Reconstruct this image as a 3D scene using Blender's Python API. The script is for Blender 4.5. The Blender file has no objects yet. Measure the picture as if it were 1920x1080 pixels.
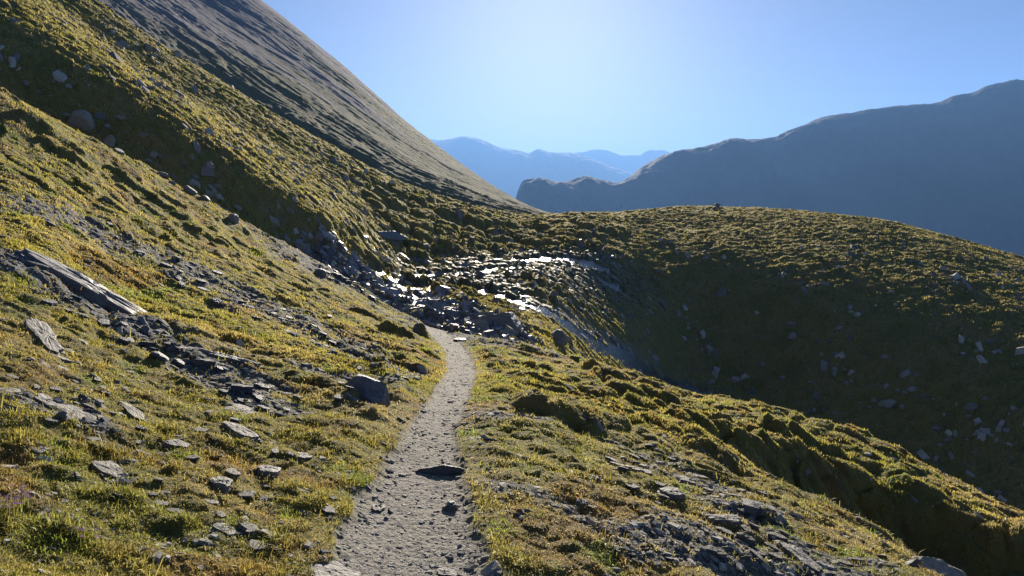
import bpy, bmesh, math, random
import numpy as np
from mathutils import Vector, Matrix
R = math.radians
rng = np.random.default_rng(7)
random.seed(7)
scene = bpy.context.scene
COL = scene.collection

# ------------------------------------------------------------------ camera, sky, sun, exposure
F, CX, HZ = 1440.0, 960.0, 400.0           # focal length, centre and eye-level row of a 1920x1080 picture
cam_d = bpy.data.cameras.new('camera')
cam_d.sensor_width = 36; cam_d.lens = 36*F/1920
cam_d.shift_y = (HZ-540)/1920
cam_d.clip_start = .05; cam_d.clip_end = 60000
cam = bpy.data.objects.new('camera', cam_d); COL.objects.link(cam)
cam.location = (0, 0, 0); cam.rotation_euler = (R(90), 0, 0)
scene.camera = cam
SUN_AZ, SUN_EL = 2.8, 17.0                  # degrees right of straight ahead, above the horizon
world = bpy.data.worlds.new('World'); scene.world = world; world.use_nodes = True
nt = world.node_tree; nt.nodes.clear()
sky = nt.nodes.new('ShaderNodeTexSky'); sky.sky_type = 'NISHITA'; sky.sun_disc = False
sky.sun_elevation = R(SUN_EL); sky.sun_rotation = R(SUN_AZ)
sky.altitude = 2200; sky.air_density = .13; sky.dust_density = .5; sky.ozone_density = 2
bg = nt.nodes.new('ShaderNodeBackground'); bg.inputs[1].default_value = .08
wo = nt.nodes.new('ShaderNodeOutputWorld')
nt.links.new(sky.outputs[0], bg.inputs[0]); nt.links.new(bg.outputs[0], wo.inputs[0])
sun_d = bpy.data.lights.new('sun', 'SUN'); sun_d.energy = 5.0; sun_d.angle = R(.5); sun_d.color = (1, .90, .76)
sun = bpy.data.objects.new('sun', sun_d); COL.objects.link(sun)
sdir = Vector((math.sin(R(SUN_AZ))*math.cos(R(SUN_EL)), math.cos(R(SUN_AZ))*math.cos(R(SUN_EL)), math.sin(R(SUN_EL))))
sun.rotation_euler = sdir.to_track_quat('Z', 'Y').to_euler()
scene.view_settings.view_transform = 'Standard'; scene.view_settings.look = 'None'
scene.view_settings.exposure = 1.65; scene.view_settings.gamma = 1
scene.cycles.max_bounces = 6; scene.cycles.diffuse_bounces = 3; scene.cycles.glossy_bounces = 2
scene.cycles.transmission_bounces = 3; scene.cycles.volume_bounces = 0; scene.cycles.transparent_max_bounces = 4
scene.cycles.use_denoising = True

# ------------------------------------------------------------------ numpy helpers
def pchip(xk, yk, xq):
    """monotone cubic; xk (n,) ascending, yk (n,) -> values at xq"""
    xk = np.asarray(xk, float); yk = np.asarray(yk, float)
    h = np.diff(xk); d = np.diff(yk)/h
    m = np.zeros_like(yk); w1 = 2*h[1:]+h[:-1]; w2 = h[1:]+2*h[:-1]
    ok = d[:-1]*d[1:] > 0
    with np.errstate(all='ignore'):
        mm = (w1+w2)/(w1/np.where(d[:-1] == 0, 1, d[:-1])+w2/np.where(d[1:] == 0, 1, d[1:]))
    m[1:-1] = np.where(ok, mm, 0); m[0] = d[0]; m[-1] = d[-1]
    i = np.clip(np.searchsorted(xk, xq)-1, 0, len(xk)-2)
    t = (xq-xk[i])/h[i]
    t = np.clip(t, 0, 1)
    return ((2*t**3-3*t**2+1)*yk[i]+(t**3-2*t**2+t)*h[i]*m[i]+(-2*t**3+3*t**2)*yk[i+1]+(t**3-t**2)*h[i]*m[i+1])

def sstep(a, b, x):
    t = np.clip((x-a)/(b-a), 0, 1); return t*t*(3-2*t)

_RA = rng.random(1 << 20)
_TR = _RA.astype(np.float32); _TC = np.cos(_RA*2*np.pi).astype(np.float32); _TS = np.sin(_RA*2*np.pi).astype(np.float32)
def _ix(ix, iy, s):
    return ((iy+s*131) & 1023)*1024+((ix+s*57) & 1023)

def perlin(x, y, s=0):
    x = np.asarray(x, np.float32); y = np.asarray(y, np.float32)
    x0 = np.floor(x); y0 = np.floor(y); fx = x-x0; fy = y-y0
    ix = x0.astype(np.int32); iy = y0.astype(np.int32)
    def g(dx, dy):
        k = _ix(ix+dx, iy+dy, s)
        return _TC[k]*(fx-dx)+_TS[k]*(fy-dy)
    u = fx*fx*fx*(fx*(fx*6-15)+10); v = fy*fy*fy*(fy*(fy*6-15)+10)
    a = g(0, 0); a += u*(g(1, 0)-a); b = g(0, 1); b += u*(g(1, 1)-b)
    return (a+v*(b-a))*np.float32(1.4)

def fbm(x, y, o=4, s=0, gain=.5):
    r = 0; a = 1; t = 0
    for k in range(o):
        r = r+a*perlin(x*2**k, y*2**k, s+k*17); t += a; a *= gain
    return r/t

def cells(x, y, s=0, jit=.85):
    """rounded tussock domes: 0 at the seams, 1 at the middle; also a random per cell"""
    x = np.asarray(x, np.float32); y = np.asarray(y, np.float32)
    ix = np.floor(x).astype(np.int32); iy = np.floor(y).astype(np.int32)
    best = np.full(x.shape, 9., np.float32); sec = best.copy(); rid = np.zeros_like(best)
    for dx in (-1, 0, 1):
        for dy in (-1, 0, 1):
            cx = ix+dx; cy = iy+dy; k = _ix(cx, cy, s); k2 = _ix(cx, cy, s+1)
            px = cx+.5+jit*(_TR[k]-.5); py = cy+.5+jit*(_TR[k2]-.5)
            d = (x-px)**2+(y-py)**2
            nb = d < best
            sec = np.where(nb, best, np.minimum(sec, d))
            rid = np.where(nb, _TR[k ^ 7], rid)
            best = np.where(nb, d, best)
    f1 = np.sqrt(best); f2 = np.sqrt(sec)
    dome = np.sqrt(np.clip(1-(f1/.72)**2, 0, 1))*sstep(0, .25, f2-f1)
    return dome, rid

def zrow(row, Y): return (HZ-row)/F*Y

# ------------------------------------------------------------------ object helpers
def tag(o, label=None, cat=None, group=None, kind=None):
    if label: o['label'] = label
    if cat: o['category'] = cat
    if group: o['group'] = group
    if kind: o['kind'] = kind
    return o

def mesh_obj(name, verts, faces, mat, parent=None, smooth=True, link=True):
    """verts (n,3), faces (m,k) numpy with k equal for all, or a list of such arrays"""
    me = bpy.data.meshes.new(name)
    fl = faces if isinstance(faces, list) else [faces]
    fl = [np.asarray(f, np.int32) for f in fl if len(f)]
    verts = np.asarray(verts, np.float32)
    me.vertices.add(len(verts)); me.vertices.foreach_set('co', verts.ravel())
    nl = sum(f.size for f in fl); nf = sum(len(f) for f in fl)
    me.loops.add(nl); me.loops.foreach_set('vertex_index', np.concatenate([f.ravel() for f in fl]))
    me.polygons.add(nf)
    tot = np.concatenate([np.full(len(f), f.shape[1], np.int32) for f in fl])
    st = np.concatenate([[0], np.cumsum(tot)[:-1]]).astype(np.int32)
    me.polygons.foreach_set('loop_start', st)
    me.polygons.foreach_set('use_smooth', np.full(nf, smooth))
    me.update(calc_edges=True)
    me.materials.append(mat)
    o = bpy.data.objects.new(name, me)
    if link: COL.objects.link(o)
    if parent: o.parent = parent
    return o

def fattr(o, name, vals):
    a = o.data.attributes.new(name, 'FLOAT', 'POINT'); a.data.foreach_set('value', np.asarray(vals, np.float32).ravel())
def cattr(o, name, vals):
    a = o.data.attributes.new(name, 'FLOAT_COLOR', 'POINT')
    v = np.ones((len(vals), 4), np.float32); v[:, :3] = vals; a.data.foreach_set('color', v.ravel())

def grid_faces(nr, nc):
    i = np.arange(nr*nc).reshape(nr, nc)
    return np.stack([i[:-1, :-1], i[:-1, 1:], i[1:, 1:], i[1:, :-1]], -1).reshape(-1, 4)

# ------------------------------------------------------------------ materials
class NT:
    def __init__(s, name):
        s.m = bpy.data.materials.new(name); s.m.use_nodes = True; s.t = s.m.node_tree; s.t.nodes.clear()
        s.out = s.t.nodes.new('ShaderNodeOutputMaterial')
    def n(s, typ, **kw):
        o = s.t.nodes.new(typ)
        for k, v in kw.items():
            if k.startswith('i_'):
                key = k[2:]; key = int(key) if key.isdigit() else key
                if isinstance(v, bpy.types.NodeSocket): s.t.links.new(v, o.inputs[key])
                else: o.inputs[key].default_value = v
            else: setattr(o, k, v)
        return o
    def link(s, a, b): s.t.links.new(a, b)
    def noise(s, scale, vec=None, detail=4, rough=.55, dist=0):
        o = s.n('ShaderNodeTexNoise'); o.inputs['Scale'].default_value = scale; o.inputs['Detail'].default_value = detail
        o.inputs['Roughness'].default_value = rough; o.inputs['Distortion'].default_value = dist
        if vec: s.link(vec, o.inputs['Vector'])
        return o.outputs['Fac']
    def ramp(s, fac, stops):
        o = s.n('ShaderNodeValToRGB'); s.link(fac, o.inputs[0]); e = o.color_ramp.elements
        while len(e) < len(stops): e.new(.5)
        for k, (p, c) in enumerate(stops):
            e[k].position = p; e[k].color = (*c, 1) if len(c) == 3 else c
        return o.outputs[0]
    def mix(s, fac, a, b, mode='MIX'):
        o = s.n('ShaderNodeMix', data_type='RGBA', blend_type=mode)
        for k, v in ((0, fac), (6, a), (7, b)):
            if isinstance(v, bpy.types.NodeSocket): s.link(v, o.inputs[k])
            else: o.inputs[k].default_value = v if k == 0 else ((*v, 1) if len(v) == 3 else v)
        return o.outputs[2]
    def math(s, op, a, b=0., clamp=False):
        o = s.n('ShaderNodeMath', operation=op, use_clamp=clamp)
        for k, v in enumerate((a, b)):
            if isinstance(v, bpy.types.NodeSocket): s.link(v, o.inputs[k])
            else: o.inputs[k].default_value = v
        return o.outputs[0]
    def attr(s, name, col=False):
        o = s.n('ShaderNodeAttribute', attribute_name=name); return o.outputs['Color' if col else 'Fac']
    def pos(s): return s.n('ShaderNodeNewGeometry').outputs['Position']
    def objco(s): return s.n('ShaderNodeTexCoord').outputs['Object']
    def bump(s, h, strength=.5, dist=.02, nrm=None):
        o = s.n('ShaderNodeBump'); s.link(h, o.inputs['Height']); o.inputs['Strength'].default_value = strength
        o.inputs['Distance'].default_value = dist
        if nrm: s.link(nrm, o.inputs['Normal'])
        return o.outputs[0]
    def princ(s, col, rough=.8, nrm=None, spec=.3, **kw):
        o = s.n('ShaderNodeBsdfPrincipled')
        for k, v in (('Base Color', col), ('Roughness', rough), ('Specular IOR Level', spec)):
            if isinstance(v, bpy.types.NodeSocket): s.link(v, o.inputs[k])
            else: o.inputs[k].default_value = (*v, 1) if isinstance(v, tuple) else v
        if nrm: s.link(nrm, o.inputs['Normal'])
        for k, v in kw.items():
            key = k.replace('_', ' ')
            if isinstance(v, bpy.types.NodeSocket): s.link(v, o.inputs[key])
            else: o.inputs[key].default_value = v
        return o.outputs[0]
    def done(s, sh): s.link(sh, s.out.inputs[0]); return s.m

def mat_ground():
    m = NT('alpine_turf'); p = m.pos()
    path = m.attr('path'); scree = m.attr('scree'); wet = m.attr('wet'); turf = m.attr('tint', True)
    fine = m.noise(70, p, 5, .7); med = m.noise(9, p, 5, .6); tiny = m.noise(260, p, 2, .6)
    g = m.mix(m.math('MULTIPLY', med, .75), m.mix(.2, turf, (.11, .09, .03)), (.155, .135, .06))
    g = m.mix(m.ramp(fine, [(.35, (0, 0, 0)), (.7, (1, 1, 1))]), g, (.17, .135, .055))
    v = m.n('ShaderNodeTexVoronoi', feature='F1'); v.inputs['Scale'].default_value = 28; m.link(p, v.inputs['Vector'])
    v2 = m.n('ShaderNodeTexVoronoi', feature='F1'); v2.inputs['Scale'].default_value = 90; m.link(p, v2.inputs['Vector'])
    stone = m.ramp(m.math('ADD', m.math('MULTIPLY', v.outputs['Color'], .6), m.math('MULTIPLY', v2.outputs['Color'], .4)),
                   [(.2, (.08, .08, .08)), (.6, (.19, .185, .17)), (.95, (.36, .345, .30))])
    grit = m.ramp(m.math('ADD', m.math('MULTIPLY', v2.outputs['Color'], .5), m.math('MULTIPLY', tiny, .5)),
                  [(.2, (.16, .148, .125)), (.55, (.30, .275, .235)), (.9, (.44, .41, .35))])
    col = m.mix(scree, g, stone); col = m.mix(path, col, grit); col = m.mix(m.math('MULTIPLY', wet, .8), col, (.03, .032, .03))
    sm = m.math('MAXIMUM', path, scree)
    hb = m.math('ADD', m.math('MULTIPLY', fine, .6), m.math('MULTIPLY', tiny, .35))
    hs = m.math('SUBTRACT', m.math('ADD', hb, .5), m.math('ADD', m.math('MULTIPLY', v.outputs['Distance'], .8), m.math('MULTIPLY', v2.outputs['Distance'], .5)))
    h = m.n('ShaderNodeMix', data_type='FLOAT'); m.link(sm, h.inputs[0]); m.link(hb, h.inputs[2]); m.link(hs, h.inputs[3])
    nb = m.bump(h.outputs[0], .8, .03)
    rough = m.ramp(wet, [(0, (.9, .9, .9)), (1, (.3, .3, .3))])
    return m.done(m.princ(col, rough, nb, m.math('ADD', m.math('MULTIPLY', wet, .5), .2)))

def mat_blades(name, trans=.64):
    m = NT(name); c = m.attr('tint', True)
    d = m.n('ShaderNodeBsdfDiffuse', i_Color=c); t = m.n('ShaderNodeBsdfTranslucent', i_Color=m.mix(.35, c, (.30, .27, .06)))
    x = m.n('ShaderNodeMixShader', i_0=trans); m.link(d.outputs[0], x.inputs[1]); m.link(t.outputs[0], x.inputs[2])
    g = m.n('ShaderNodeBsdfGlossy'); g.inputs['Roughness'].default_value = .45; g.inputs['Color'].default_value = (.6, .6, .5, 1)
    y = m.n('ShaderNodeMixShader', i_0=.05); m.link(x.outputs[0], y.inputs[1]); m.link(g.outputs[0], y.inputs[2])
    return m.done(y.outputs[0])

def mat_rock(name, dark, light, sc=3., lichen=(.42, .41, .34), gl=.7, bm=1.):
    m = NT(name); p = m.objco()
    mp = m.n('ShaderNodeMapping'); m.link(p, mp.inputs[0]); mp.inputs['Scale'].default_value = (1, 1, 3.5)
    oi = m.n('ShaderNodeObjectInfo').outputs['Random']
    a = m.noise(sc*2, mp.outputs[0], 8, .65, .4); b = m.noise(sc*14, p, 5, .7); c = m.noise(sc*3.5, p, 4, .6)
    col = m.ramp(a, [(.3, dark), (.5, tuple((x+y)/2 for x, y in zip(dark, light))), (.72, light)])
    col = m.mix(m.ramp(c, [(.55, (0, 0, 0)), (.68, (.55, .55, .55))]), col, lichen)
    col = m.mix(m.math('MULTIPLY', oi, .35), col, (.3, .28, .24))
    h = m.math('ADD', a, m.math('MULTIPLY', b, .35))
    return m.done(m.princ(col, gl, m.bump(h, 1.0*bm, .05), .22))

M_ground = mat_ground()
M_grass = mat_blades('grass_blades')
M_slate = mat_rock('blue_grey_slate', (.07, .074, .084), (.24, .247, .262), 3, (.27, .27, .235), .55)
M_plate = mat_rock('smooth_slate_plate', (.075, .08, .088), (.15, .154, .163), 1.6, (.24, .24, .21), .6, .3)
M_pale = mat_rock('pale_stone', (.20, .185, .16), (.44, .41, .35), 5, (.5, .46, .37), .65)
M_boulder = mat_rock('weathered_boulder', (.08, .08, .08), (.25, .24, .225), 1.2, (.3,.29,.25))
# ------------------------------------------------------------------ the near ground: spur, gully, far bank and right hill
# every row: px -> (picture row, distance); the lines are crests, hollows and breaks of slope seen from the path
KP = [-400, 0, 300, 600, 780, 1000, 1150, 1300, 1600, 1920, 2300]
LN = [
 [(2300,1.0),(1900,1.2),(1870,1.4),(1880,1.55),(1900,1.6),(1950,1.6),(1980,1.6),(2000,1.65),(2050,1.7),(2130,1.8),(2230,1.8)],
 [(1080,2.3),(1080,2.6),(1080,2.9),(1080,3.15),(1080,3.38),(1080,3.5),(1080,3.7),(1080,3.9),(1080,4.5),(1205,4.0),(1310,4.0)],
 [(800,3.6),(805,3.85),(835,4.3),(860,4.75),(880,4.95),(900,4.9),(925,5.0),(950,5.2),(1010,5.5),(1170,4.9),(1285,4.8)],
 [(480,6.2),(555,6.5),(658,7.1),(722,7.3),(750,7.3),(790,6.9),(825,7.0),(870,7.3),(985,6.9),(1150,5.9),(1270,5.6)],
 [(200,11),(350,11),(470,12.4),(590,13),(655,13),(712,11),(760,10.6),(815,10),(985,10.1),(1130,9.1),(1260,8.4)],
 [(90,13.5),(265,13.8),(400,15.4),(545,16.4),(625,16.2),(680,13.6),(722,12.8),(772,11.8),(885,10.9),(1010,9.8),(1160,9.1)],
 [(-60,17),(170,17),(335,19),(498,21),(603,20),(655,17),(700,15.8),(745,14.5),(828,12.5),(972,11.3),(1120,10.3)],
 [(60,24),(235,22.5),(420,24),(570,25),(650,24),(690,22),(800,26),(900,31),(1000,28),(1190,23),(1350,21)],
 [(-20,29),(175,27.5),(345,27),(500,29),(590,27),(640,26),(700,33),(742,42),(830,36.5),(980,30),(1130,26)],
 [(-180,34.5),(35,32),(215,31),(400,32.3),(506,40),(520,40),(560,46),(482,55.5),(560,47.5),(640,41),(760,34)],
 [(-300,50),(-60,50),(150,47),(330,48),(430,49),(478,50),(475,54),(435,64),(470,57),(540,50),(640,42)],
 [(-420,60),(-115,60),(92,60),(268,63),(360,66),(408,72),(401,76),(390,80),(408,75),(487,65),(610,56)],
]
PXN, YS = 1420, None
pxs = np.linspace(-460, 2360, PXN)
lY = [np.log(pchip(KP, [k[1] for k in L], pxs)) for L in LN]
lR = [pchip(KP, [k[0] for k in L], pxs) for L in LN]
zz = [zrow(r, np.exp(y)) for r, y in zip(lR, lY)]
lY.append(lY[-1]+.35); zz.append(zz[-1]-9)
lY.append(np.full(PXN, math.log(170.))); zz.append(zz[-1]-25)
KY = np.array(lY); KZ = np.array(zz)
logY = np.concatenate([np.linspace(math.log(1.7), math.log(2.4), 40)[:-1], np.linspace(math.log(2.4), math.log(84), 1330), np.linspace(math.log(84), math.log(165), 40)[1:]])
NR = len(logY)
Z = np.empty((NR, PXN)); T = np.empty((NR, PXN))
for j in range(PXN):
    Z[:, j] = pchip(KY[:, j], KZ[:, j], logY)
    T[:, j] = np.interp(logY, KY[:, j], np.arange(len(KY)))
U = (pxs-CX)/F
Yg = np.exp(logY)[:, None]*np.ones(PXN); Xg = Yg*U[None, :]
ROW0 = HZ-F*Z/Yg

def locate(px, row, tab=None):
    """the first ground point seen at a picture point -> x, y, z, grid row index"""
    Zt = Z if tab is None else tab
    j = (px-pxs[0])/(pxs[1]-pxs[0]); j0 = int(np.clip(round(j), 0, PXN-1))
    r = HZ-F*Zt[:, j0]/Yg[:, j0]
    k = np.nonzero(r[30:] <= row)[0]
    i = 30+int(k[0]) if len(k) else NR-1
    y = Yg[i, j0]; return (px-CX)/F*y, y, Zt[i, j0], i

def surf(x, y):
    """height of the finished ground at world x, y (bilinear in the grid)"""
    x = np.asarray(x, float); y = np.asarray(y, float)
    j = np.clip((x/y*F+CX-pxs[0])/(pxs[1]-pxs[0]), 0, PXN-1.001)
    i = np.clip(np.interp(np.log(y), logY, np.arange(NR)), 0, NR-1.001)
    i0 = i.astype(int); j0 = j.astype(int); a = i-i0; b = j-j0
    return (Zf[i0, j0]*(1-a)*(1-b)+Zf[i0+1, j0]*a*(1-b)+Zf[i0, j0+1]*(1-a)*b+Zf[i0+1, j0+1]*a*b)

def table(tab, x, y):
    j = np.clip((np.asarray(x)/y*F+CX-pxs[0])/(pxs[1]-pxs[0]), 0, PXN-1).astype(int)
    i = np.clip(np.interp(np.log(y), logY, np.arange(NR)), 0, NR-1).astype(int)
    return tab[i, j]

def seg_dist(pts):
    """distance to a polyline of (x, y, halfwidth): returns d - w and d/w tables"""
    d = np.full(Xg.shape, 1e9); wv = np.ones(Xg.shape)
    for (x0, y0, w0), (x1, y1, w1) in zip(pts[:-1], pts[1:]):
        L = (x1-x0)**2+(y1-y0)**2+1e-9
        t = np.clip(((Xg-x0)*(x1-x0)+(Yg-y0)*(y1-y0))/L, 0, 1)
        dd = np.hypot(Xg-x0-t*(x1-x0), Yg-y0-t*(y1-y0)); w = w0+t*(w1-w0)
        nb = dd-w < d-wv
        d = np.where(nb, dd, d); wv = np.where(nb, w, wv)
    return d, wv

# the path: left and right edge at picture rows
PE = [(1180,560,985),(1080,615,925),(1000,655,893),(950,675,878),(900,705,872),(850,738,858),(800,772,856),(750,806,876),(700,838,892),(665,838,884),(640,815,864),(622,796,842),(610,789,826)]
ppts = []
for r, a, b in PE:
    xa, ya, _, _ = locate((a+b)/2, r); ppts.append((xa, ya, (b-a)/2/F*ya))
pd, pw = seg_dist(ppts)
wob = fbm(Xg*3.2, Yg*3.2, 3, 5)*.14+fbm(Xg*11, Yg*11, 2, 6)*.05
pr = (pd+wob*np.minimum(1, pw*2))-pw
path = 1-sstep(-.05, .05, pr)
ZN = fbm(Xg*1.7, Yg*1.7, 4, 31)
def zone(pts, seed, soft=.35, thr=.0):
    q = []
    for px, row, w in pts:
        x, y, z, _ = locate(px, row); q.append((x, y, w))
    d, w = seg_dist(q)
    n = ZN
    return sstep(-soft, soft, (1-d/w)+n*1.3+thr)*(d < w*2.2)
scree = np.maximum.reduce([
    zone([(60,400,.5),(180,440,.8),(300,490,.9),(420,545,.8),(560,610,.7),(640,650,.6),(740,700,.5)], 31, .35, -.1),
    zone([(10,500,.35),(120,555,.45),(230,615,.4),(330,670,.45),(440,735,.4),(500,770,.3)], 33, .3, -.1),
    zone([(1150,830,.22),(1260,880,.4),(1360,940,.42),(1480,1010,.4),(1600,1060,.4)], 35, .35, -.35),
    zone([(1180,1010,.3),(1380,1050,.5),(1560,1075,.4)], 36, .35, -.2),
    zone([(900,905,.06),(950,925,.15),(1050,940,.18),(1110,985,.08)], 37, .35, -.35),
    zone([(560,700,.2),(660,715,.3),(740,720,.3)], 38, .4, -.3),
    zone([(30,760,.2),(120,780,.25)], 39, .3, -.2),
    zone([(870,780,.12),(930,790,.25),(1010,800,.15)], 40, .3, -.2),
    zone([(595,505,1.4),(660,530,2.0),(740,560,2.2),(820,600,2.0),(900,640,1.6)], 41, .3, .1),
    zone([(900,600,.8),(980,640,.7)], 42, .35, -.15),
])
spur = 1-sstep(6.0, 6.6, T)                     # this side of the gully
bank = 1-spur
basin = zone([(850,520,3.5),(960,510,4.5),(1060,500,4.0),(1130,500,3)], 51, .4, 0)*bank
wetz = np.maximum(zone([(800,530,1.6),(900,530,2.2),(1000,580,1.2),(1100,620,1.),(1200,680,1.),(1300,735,1.)], 52, .4, -.1), basin)*bank

D = np.zeros_like(Z)
rs = int(np.argmax(logY > math.log(27))); rb = int(np.argmax(logY > math.log(16)))
# turf of the spur: swells, steps and tussocks
x_, y_, sp = Xg[:rs], Yg[:rs], spur[:rs]
tw = fbm(x_*.5, y_*.5, 3, 2)
d_ = fbm(x_*.55, y_*.55, 3, 11)*.10+fbm(x_*2.1, y_*2.1, 3, 12)*.058+fbm(x_*7.5, y_*7.5, 4, 13)*.020
ridg = 1-np.abs(perlin((x_*.55+y_*.55)*1.1+tw, (x_*.7-y_*.5)*.35, 14))*2.2
d_ += np.clip(ridg, 0, 1)**2*.07*sstep(3.5, 7, y_)
c1, r1 = cells(x_*1.9+tw*.8, y_*1.9, 21)
k1 = sstep(-.1, .3, fbm(x_*.35, y_*.35, 3, 22)+.12*sstep(6, 12, y_)-.05)
right = sstep(980, 1120, pxs)[None, :]*sstep(2.6, 3.6, T[:rs])
d_ += c1*(.03+.10*r1)*np.maximum(k1*.7, right)*sstep(5, 8, y_)
c2, r2 = cells(x_*5.5, y_*5.5, 23); d_ += c2*.016*(.4+r2)*sstep(2, 4, y_)
d_ += fbm(x_*24, y_*24, 2, 15)*.007*(1-sstep(8, 14, y_))
D[:rs] += sp*d_
# far bank and hill
x_, y_, bk = Xg[rb:], Yg[rb:], bank[rb:]; tw = fbm(x_*.5, y_*.5, 2, 2); Tb = T[rb:]
c3, r3 = cells(x_*.95+tw, y_*2.1+tw, 24); c4, r4 = cells(x_*2.3, y_*4.0, 25); c5, r5 = cells(x_*.62, y_*.7, 26)
hum = .075+.085*sstep(-.3, .4, fbm(x_*.12, y_*.12, 3, 27))
rough_l = sstep(560, 760, pxs)[None, :]*(1-sstep(1080, 1200, pxs)[None, :])
d_ = c3*hum*(.35+r3)*.9+c4*.07*(.3+r4)+fbm(x_*.25, y_*.25, 3, 28)*.22*(1-.55*basin[rb:])+fbm(x_*1.3, y_*1.3, 4, 29)*.10
d_ += rough_l*c5*(.12+.48*r5)*(1-.75*basin[rb:])*sstep(8.0, 8.8, Tb)*(1-.6*sstep(10.3, 11, Tb))
d_ *= 1-.65*(sstep(930, 1010, pxs)*(1-sstep(1230, 1330, pxs)))[None, :]*(1-sstep(8.4, 8.9, Tb))
tc_ = 1-np.abs(perlin(x_*.30+tw*.6, y_*1.25+tw*1.2, 30))*2.4; d_ += np.clip(tc_, 0, 1)*.10*(1-basin[rb:])
D[rb:] += bk*d_
wmask = np.maximum.reduce([
    zone([(700,515,.3),(800,518,.7),(900,513,.7),(960,505,.45)], 1, .3, .0),
    zone([(760,550,.6),(800,545,1.0),(880,548,1.1),(960,570,.55),(1040,600,.4),(1100,640,.4),(1160,668,.5),(1300,735,.5)], 1, .3, .1),
    zone([(940,490,.6),(985,492,1.0),(1040,487,.8),(1110,498,.8),(1135,508,.4)], 1, .3, .0),
    zone([(1120,525,.4),(1160,545,.5)], 1, .3, 0)])*bank

D *= (1-.35*wetz*sstep(7, 8, T))
D += basin*(cells(Xg*1.1, Yg*1.6, 63)[0]*.20+cells(Xg*2.7, Yg*3.4, 64)[0]*.05-.06)
wetin = sstep(.25, .6, wmask); D = D*(1-.72*wetin)-.03*wetin
D += scree*(cells(Xg*9, Yg*9, 61)[0]*.008*spur+bank*cells(Xg*2.6, Yg*2.6, 62)[0]*.08)

# banks and lumps with a steep face towards the path: (px, row of the foot, width px, height m, length m)
LUMPS = [(1052,800,185,.30,1.3),(1150,725,90,.2,.7),(1180,752,110,.24,.8),(1240,760,90,.22,.7),(1130,705,70,.2,.6),(1300,820,120,.28,.9),(1275,785,90,.2,.6),
 (1400,860,130,.30,.9),(1345,800,90,.22,.6),(1470,835,110,.26,.8),(1500,905,150,.35,1.0),(1350,880,110,.22,.6),(1545,860,110,.25,.7),(1240,925,70,.1,.4),
 (1285,955,130,.06,.5),(1420,985,150,.12,.5),(1560,960,110,.25,.6),(1010,700,70,.16,.6),(940,685,60,.15,.5),(1090,672,60,.12,.5),(1210,715,70,.15,.5),(950,745,80,.12,.5),
 (790,635,40,.35,.7),(742,636,70,.28,1.0),(850,625,70,.25,1.0),(700,700,60,.12,.4),(780,700,70,.2,.5),(680,598,60,.14,.6),(640,520,60,.18,.7),
 (640,765,90,.16,.4),(240,355,120,.22,.9),(110,300,110,.2,.8),(380,450,90,.18,.7),(430,470,70,.16,.6),(60,240,90,.25,.9),(210,400,120,.16,.7),(310,400,80,.2,.7),(560,545,80,.14,.5),(500,520,60,.14,.5),
 (240,690,100,.10,.4),(130,620,80,.1,.4),(330,850,90,.07,.3),(215,960,90,.08,.25),(90,1030,120,.12,.3),(300,1010,90,.08,.25),(240,825,60,.06,.2),(60,900,90,.06,.25)]
lump = np.zeros_like(Z)
for px, row, w, h, ln in LUMPS:
    x, y, z, _ = locate(px, row); hw = w/2/F*y
    m = (np.abs(Xg-x) < hw*1.8) & (Yg > y-.4) & (Yg < y+ln*1.6)
    xx = (Xg[m]-x)/hw; yy = Yg[m]-y
    wb = perlin(Xg[m]*4, Yg[m]*4, 71)*.12
    side = np.clip(1-np.abs(xx)**2.6, 0, 1)
    side = side*(1+.5*perlin(Xg[m]*5, Yg[m]*5, 72)+.3*perlin(Xg[m]*13, Yg[m]*13, 73)); lump[m] = np.maximum(lump[m], side*(yy > -.1)*(yy < ln))
    D[m] += .58*h*np.sqrt(np.clip(side, 0, 1.6))*sstep(0, .16+.25*h, yy+wb-.25*hw*xx**2)*(1-sstep(.25, 1.0, yy/ln))
# path bed
edge = 1-sstep(0, .30, pr)
D = D*(1-.86*edge)+(-.022-.012*spur)*path+path*(fbm(Xg*3, Yg*3, 3, 81)*.012+fbm(Xg*30, Yg*30, 2, 82)*.005)
D -= .12*np.exp(-((pr-.02)/.10)**2)*0
# pools lie level in the basin
Zf = Z+D
gy_ = np.gradient(Zf, axis=0)/np.gradient(Yg, axis=0); gx_ = np.gradient(Zf, axis=1)/np.gradient(Xg, axis=1)
steep = np.hypot(gx_, gy_-U[None, :]*gx_)
ground = mesh_obj('ground', np.stack([Xg, Yg, Zf], -1).reshape(-1, 3), grid_faces(NR, PXN), M_ground)
tag(ground, kind='structure')
# colour of the turf itself: moss green, straw, rust, dark heath
nA = fbm(Xg*.5, Yg*.5, 4, 91); nB = fbm(Xg*2.3, Yg*2.3, 4, 92); nC = fbm(Xg*9, Yg*9, 3, 93)
def lerp(a, b, t): return a+(b-a)*t[..., None]
GREEN = np.array((.19, .215, .035)); MOSS = np.array((.33, .295, .055)); STRAW = np.array((.45, .35, .12)); RUST = np.array((.30, .18, .055)); HEATH = np.array((.09, .055, .035)); BRIGHT = np.array((.21, .29, .04))
tc = lerp(np.broadcast_to(MOSS, Z.shape+(3,)), STRAW, sstep(-.1, .35, nA+.3*nB+.08*bank))
tc = lerp(tc, RUST, sstep(.05, .3, fbm(Xg*1.1, Yg*1.1, 4, 94)+.25*nC)*spur*.9)
tc = lerp(tc, GREEN, sstep(.05, .35, fbm(Xg*.8+9, Yg*.8, 4, 95)+.2*nB)*.85)
tc = lerp(tc, HEATH, sstep(.18, .4, fbm(Xg*3+5, Yg*3, 3, 96))*.7)
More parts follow.
